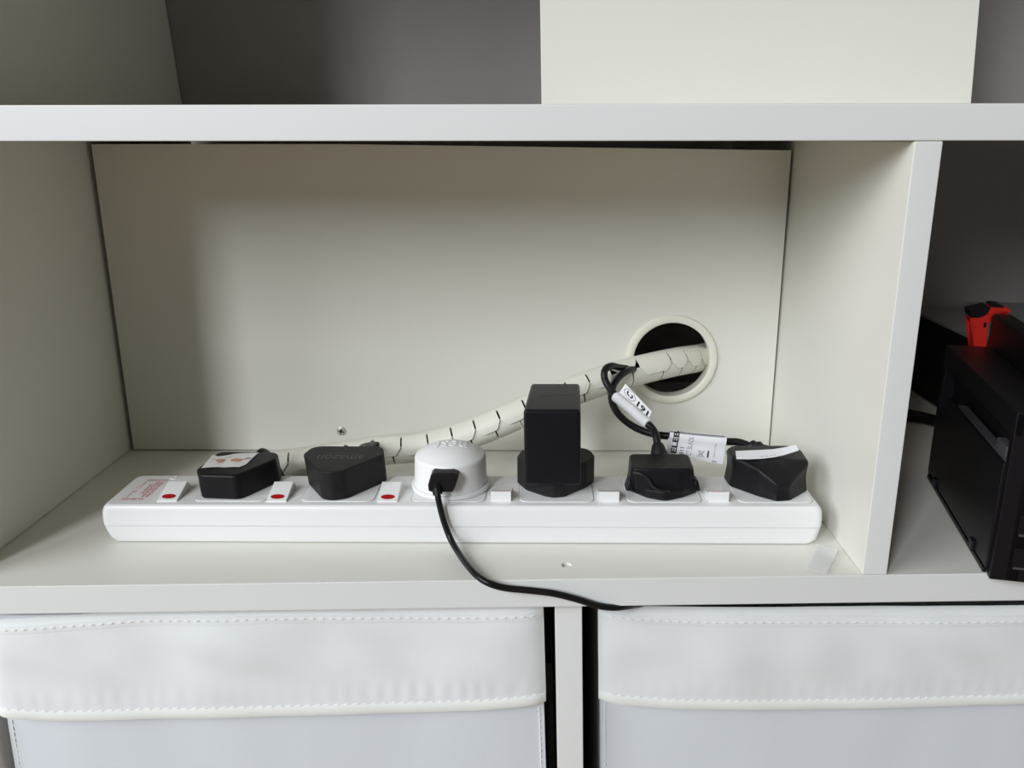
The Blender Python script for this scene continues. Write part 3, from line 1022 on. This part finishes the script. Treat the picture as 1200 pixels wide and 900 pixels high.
# ------------------------------------------------------------------ fabric bins
def bin_box(name, label, hem_px, seam_px, top_px, yoff, x_left, x_right, seed, rim_drop):
    """hem_px/seam_px/top_px: photo outlines of hem, top seam and rim, read on the bin's front plane"""
    yf = lambda x: yfront(x) + yoff

    def to_xz(px):
        out = []
        for u, v in px:
            y = yf(0.3)
            for _ in range(4):
                p = aty(u, v, y)
                y = yf(p.x)
            out.append((p.x, p.z))
        return sorted(out)

    def interp(tab, x):
        if x <= tab[0][0]:
            a, b = tab[0], tab[1]
        elif x >= tab[-1][0]:
            a, b = tab[-2], tab[-1]
        else:
            for a, b in zip(tab, tab[1:]):
                if a[0] <= x <= b[0]: break
        f = (x - a[0]) / (b[0] - a[0])
        return a[1] + (b[1] - a[1]) * max(-0.3, min(1.3, f))
    hem, seam, top = to_xz(hem_px), to_xz(seam_px), to_xz(top_px)
    xl = lambda z: x_left[0] + (x_left[1] - x_left[0]) * (-0.02 - z) / 0.12
    xr = lambda z: x_right[0] + (x_right[1] - x_right[0]) * (-0.02 - z) / 0.12
    zb = -0.340
    root = thing(name, ((xl(zb) + xr(zb)) / 2, 0.12, zb), label, 'storage bin', 'fabric storage bins')

    def fold(x, z):
        return (noise.noise(Vector((x * 14 + seed, z * 9, seed))) * 0.0034 + noise.noise(Vector((x * 26 + z * 34, z * 20 - x * 12, seed + 3))) * 0.0019)
    # body: open box with thick cloth walls; front wall bellied
    zc = interp(top, (x_left[0] + x_right[0]) / 2)
    rings = []
    N = 40
    for k in range(9):
        z = zb + 0.001 + (zc - 0.004 - zb) * k / 8
        a, b = xl(z) + 0.0012, xr(z) - 0.0012
        fr_ = [(a + (b - a) * i / N, yf(a + (b - a) * i / N) + 0.0016 + 0.0022 * (abs(2 * i / N - 1) ** 12)) for i in range(N + 1)]
        r = [(x, y + fold(x, z) * 0.5, z) for x, y in fr_] + [(b, 0.235, z), (a, 0.235, z)]
        rings.append(r)
    # inner wall
    for k in range(9):
        o = rings[8 - k]
        z = o[0][2] if k < 8 else zb + 0.004
        r = []
        cx = sum(p[0] for p in o) / len(o)
        for idx, (x, y, _) in enumerate(o):
            r.append((cx + (x - cx) * 0.975, y + 0.004 if idx <= N else y - 0.004, z))
        rings.append(r)
    bm = loft_bm(rings, True, True)
    finish('bin_body', bm, CLOTH, root, ang=60)
    # folded-over cuff
    nu, nv = 150, 30

    def cuff(s, t):
        ztop = interp(top, xl(0) + (xr(0) - xl(0)) * s)
        zh = interp(hem, xl(-0.09) + (xr(-0.09) - xl(-0.09)) * s)
        z = ztop + (zh - ztop) * t
        x = xl(z) + (xr(z) - xl(z)) * s
        e = abs(2 * s - 1) ** 40
        y = yf(x) - 0.0006 - 0.0022 * t - 0.0006 * math.sin(t * math.pi) + 0.0030 * e
        y += fold(x, z) * (0.35 + 0.65 * math.sin(min(1, t * 1.15) * math.pi)) * (1 - e)
        # small gathers just above the hem
        y += 0.00035 * math.sin(x * 620 + 3 * noise.noise(Vector((x * 40, seed, 0)))) * max(0, 1 - abs(t - 0.80) / 0.14) * (0.4 + 0.6 * noise.noise(Vector((x * 9, seed, 5))))
        if t < 0.02: y += 0.003
        return Vector((x, y, z))
    cf = finish('cuff', sheet_bm(cuff, nu, nv, 0.0009, (0, -1, 0)), CUFF, root, ang=70)
    # padded hem along the cuff's lower edge and the seam tape at its top
    hp = []
    for i in range(81):
        s = 0.006 + 0.988 * i / 80
        hp.append((s,))
    bm = bmesh.new()

    def band(t0, t1, puff, nm, m):
        def fn(s, t):
            tt = t0 + (t1 - t0) * t
            return cuff(s, tt) + Vector((0, -0.0009 - 0.7 * puff * math.sin(math.pi * t) ** 0.7, 0))
        return finish(nm, sheet_bm(fn, 120, 6, 0.0003, (0, -1, 0)), m, cf, ang=70)
    band(0.905, 1.0, 0.0009, 'hem', HEM)
    hgt = abs(interp(top, 0.2) - interp(hem, 0.2))

    def seam_t(s):
        x = xl(-0.03) + (xr(-0.03) - xl(-0.03)) * s
        return (interp(top, x) - interp(seam, x)) / max(1e-4, interp(top, x) - interp(hem, x))

    def tapefn(s, t):
        st_ = seam_t(s)
        tt = max(0.0, st_ - 0.01) + 0.075 * t
        return cuff(s, tt) + Vector((0, -0.0009 - 0.0002 * math.sin(math.pi * t) ** 0.6, 0))
    finish('seam_tape', sheet_bm(tapefn, 120, 4, 0.0003, (0, -1, 0)), CUFF, cf, ang=70)

    def stitches(name_, fn, n, r=0.00042, fill=0.62):
        bm = bmesh.new()
        for k in range(n):
            a = fn((k + 0.5 - fill / 2) / n)
            b = fn((k + 0.5 + fill / 2) / n)
            d = (b - a)
            c = (a + b) / 2
            w = Vector((0, -1, 0))
            h = d.cross(w).normalized() * r
            pts = [a, c - d * 0.28 + h, c + d * 0.28 + h, b, c + d * 0.28 - h, c - d * 0.28 - h]
            lo = [bm.verts.new(p) for p in pts]
            mid = [bm.verts.new(c + (p - c) * 0.7 + w * 0.0004) for p in pts]
            bm.faces.new(mid)
            for i in range(6):
                j = (i + 1) % 6
                bm.faces.new((lo[i], lo[j], mid[j], mid[i]))
        o = finish(name_, bm, THREAD, cf)
        o['kind'] = 'stuff'
        return o
    ln = xr(0) - xl(0)
    n = int(ln / 0.0058)
    stitches('stitching', lambda s: cuff(0.01 + 0.98 * s, max(0.0, seam_t(0.01 + 0.98 * s)) + 0.02) + Vector((0, -0.0017, 0)), n)
    stitches('stitching', lambda s: cuff(0.01 + 0.98 * s, 0.900) + Vector((0, -0.0010, 0)), n)
    # edge stitches down the corner below the cuff
    for side in (0, 1):
        bm = bmesh.new()
        zz0 = interp(hem, xl(-0.09) if side == 0 else xr(-0.09)) - 0.004
        for k in range(28):
            z = zz0 - k * 0.0045
            x = xl(z) + 0.0042 if side == 0 else xr(z) - 0.0042
            y = yf(x) + 0.0016 + 0.0022 * 0.74 + fold(x, z) * 0.5
            merge(bm, box_bm(x - 0.0003, x + 0.0003, y - 0.0003, y + 0.0006, z - 0.0016, z + 0.0016, 0))
        o = finish('edge_stitching', bm, THREAD, root)
        o['kind'] = 'stuff'
    return root


bin_box('fabric_bin', 'white fabric storage bin with stitched cuff left of the narrow divider',
        [(2, 837), (60, 840), (150, 839), (330, 834), (470, 831), (560, 828), (633, 821)],
        [(0, 734), (175, 723), (350, 720), (500, 719.5), (632, 717)],
        [(0, 729), (175, 717), (350, 713), (632, 708)], 0.010, (0.0090, 0.0035), (0.3430, 0.3468), 2.0, 0)
bin_box('fabric_bin', 'white fabric storage bin with stitched cuff right of the narrow divider',
        [(704, 818), (730, 823), (780, 826), (900, 827), (1050, 825), (1199, 820)],
        [(703, 717), (740, 721), (800, 723), (950, 724), (1100, 724), (1199, 723)],
        [(703, 714), (740, 713), (900, 714), (1050, 713), (1199, 712)], 0.015, (0.3770, 0.3803), (0.8800, 0.8760), 9.0, 0)

# ------------------------------------------------------------------ right compartment: console dock
AX = Vector((0.212, 0.977, 0)).normalized()      # along the dock
NX = Vector((AX.y, -AX.x, 0))                    # across it, to the right
D0 = Vector((0.6000, -0.0048, 0.0008))


def dk(s, n, z): return D0 + AX * s + NX * n + Vector((0, 0, z))


def dbox(s0, s1, n0, n1, z0, z1, bev=0.001, seg=2):
    return hexa_bm([dk(s0, n0, z0), dk(s0, n1, z0), dk(s1, n1, z0), dk(s1, n0, z0), dk(s0, n0, z1), dk(s0, n1, z1), dk(s1, n1, z1), dk(s1, n0, z1)], bev, seg)


dock = thing('console_dock', dk(0.078, 0.025, 0), 'black upright console dock with ports, standing at the right edge', 'dock')
DL, DH = 0.160, 0.1010
finish('dock_shell', dbox(0, DL, 0.008, 0.016, 0, DH, 0.0008), DOCK, dock)
finish('dock_shell', dbox(0, DL, 0.048, 0.060, 0, DH, 0.002), DOCK, dock)
finish('dock_floor', dbox(0.0005, DL - 0.0005, 0.016, 0.048, 0, 0.016, 0.0005), DOCK, dock)
finish('end_wall', dbox(0, 0.006, 0.0005, 0.048, 0, DH, 0.0008), DOCK, dock)
finish('end_wall', dbox(DL - 0.006, DL, 0.0005, 0.048, 0, DH, 0.0008), DOCK, dock)
finish('top_rim', dbox(0, DL, 0.0002, 0.0285, DH - 0.014, DH + 0.0004, 0.0008), DOCK, dock)
cov = finish('rear_cover', dbox(0.004, DL - 0.030, -0.0012, 0.0030, 0.0045, 0.0700, 0.0008), DOCK, dock)
finish('cover_edge', dbox(0.006, DL - 0.050, 0.0005, 0.0062, 0.0700, 0.0712, 0.0003), GREYP, cov)['label'] = 'grey upper edge of the cover'
finish('rear_cover', dbox(DL - 0.029, DL - 0.002, -0.0004, 0.0030, 0.0045, 0.0560, 0.0008), DOCK, dock)
for s in (0.028, 0.125):
    finish('hinge_tab', dbox(s, s + 0.007, -0.0028, 0.0010, 0.0030, 0.0100, 0.0006), BLKG, dock)
finish('bottom_rail', dbox(0.006, DL - 0.008, -0.0018, 0.0006, 0.0012, 0.0042, 0.0005), DOCK, dock)
pl_ = finish('hdmi_plug', dbox(0.012, 0.030, 0.0018, 0.0070, 0.0640, 0.0770, 0.0008), GREYP, dock)
# ports on the narrow end
for z in (0.0080, 0.0285):
    pt = finish('usb_port', dbox(-0.0006, 0.0008, 0.0115, 0.0190, z, z + 0.0130, 0.0003), GREYP, dock)
    finish('port_slot', dbox(-0.0009, 0.0002, 0.0105, 0.0182, z + 0.0016, z + 0.0134, 0.0002), DARK, pt)

# handheld console standing in the dock
hc = thing('handheld_console', dk(0.10, 0.026, 0.0165), 'dark handheld game console docked upright with a red controller end', 'game console')
finish('tablet', dbox(0.008, DL + 0.012, 0.0300, 0.0440, 0.0170, 0.1235, 0.003, 3), DARK, hc)
JO = dk(DL + 0.0125, 0, 0)


def joy_bm(px, depth, off=0.0):
    """outline on the end plane of the console, given depth along it"""
    ring_ = []
    for x, y in px:
        d = ray(1070 + x / 9, 340 + y / 9)
        ring_.append(CAM_LOC + d * ((JO + AX * off - CAM_LOC).dot(AX) / d.dot(AX)))
    bm = loft_bm([ring_, [p + AX * depth for p in ring_]])
    bmesh.ops.triangulate(bm, faces=[f for f in bm.faces if len(f.verts) > 4])
    return bm


jc = finish('controller', joy_bm([(600, 295), (640, 300), (700, 290), (760, 268), (800, 215), (830, 175), (900, 172), (960, 182), (1030, 205), (1022, 232), (960, 225), (900, 230), (850, 250), (820, 285), (800, 340), (785, 420), (770, 560), (770, 640), (635, 640), (640, 535), (650, 380), (600, 310)], 0.013), REDP, hc)
jc['label'] = 'red controller end'
finish('trigger_button', joy_bm([(600, 220), (640, 208), (720, 195), (800, 172), (818, 185), (795, 235), (745, 272), (690, 292), (610, 284)], 0.016, -0.001), BLKG, jc)
finish('shoulder_button', joy_bm([(818, 160), (850, 148), (930, 155), (955, 175), (950, 188), (830, 176)], 0.014, -0.0008), BLKG, jc)
finish('release_button', joy_bm([(748, 345), (776, 345), (771, 392), (744, 392)], 0.004, -0.0008), BLKG, jc)

# low black box with a grey lid behind the dock
TILT[0] = False
stn = thing('low_box', (0.80, 0.30, 0.0022), 'low black box with grey lid lying on the shelf behind the console dock', 'box')
ZS = 0.0805
finish('box_body', box_bm(0.7150, 0.905, 0.200, 0.400, 0.0022, ZS - 0.003, 0.001), DARK, stn)
finish('lid', box_bm(0.7142, 0.9055, 0.1995, 0.4005, ZS - 0.003, ZS, 0.0006), GSHEET, stn)
pq = [atz(1240, 420, ZS + 0.0003), atz(1300, 420, ZS + 0.0003), atz(1225, 356, ZS + 0.0003), atz(1130, 353, ZS + 0.0003)]
ppr = finish('paper_sheet', sheet_bm(lambda s, t: quad_pt(pq, s, t) + Vector((0, 0, 0.0012 * t * (1 - s))), 8, 8, 0.0003, (0, 0, 1)), GSHEET2)
tag(ppr, 'pale grey paper sheet lying on the low box behind the red controller', 'paper')
# cable behind the dock
zf = lambda x: ZA * (x - WID) + 0.0058
cb = finish('power_cable', tube_bm([dk(DL + 0.001, 0.020, 0.030), (0.672, 0.185, 0.020), (0.690, 0.225, 0.010), (0.692, 0.258, zf(0.69)), (0.672, 0.279, zf(0.67)), (0.640, 0.288, zf(0.64)), (0.600, 0.290, zf(0.6)), (0.560, 0.285, zf(0.56))], 0.0052, 10), RUB)
tag(cb, 'black cable leaving the rear of the console dock towards the white divider', 'cable')
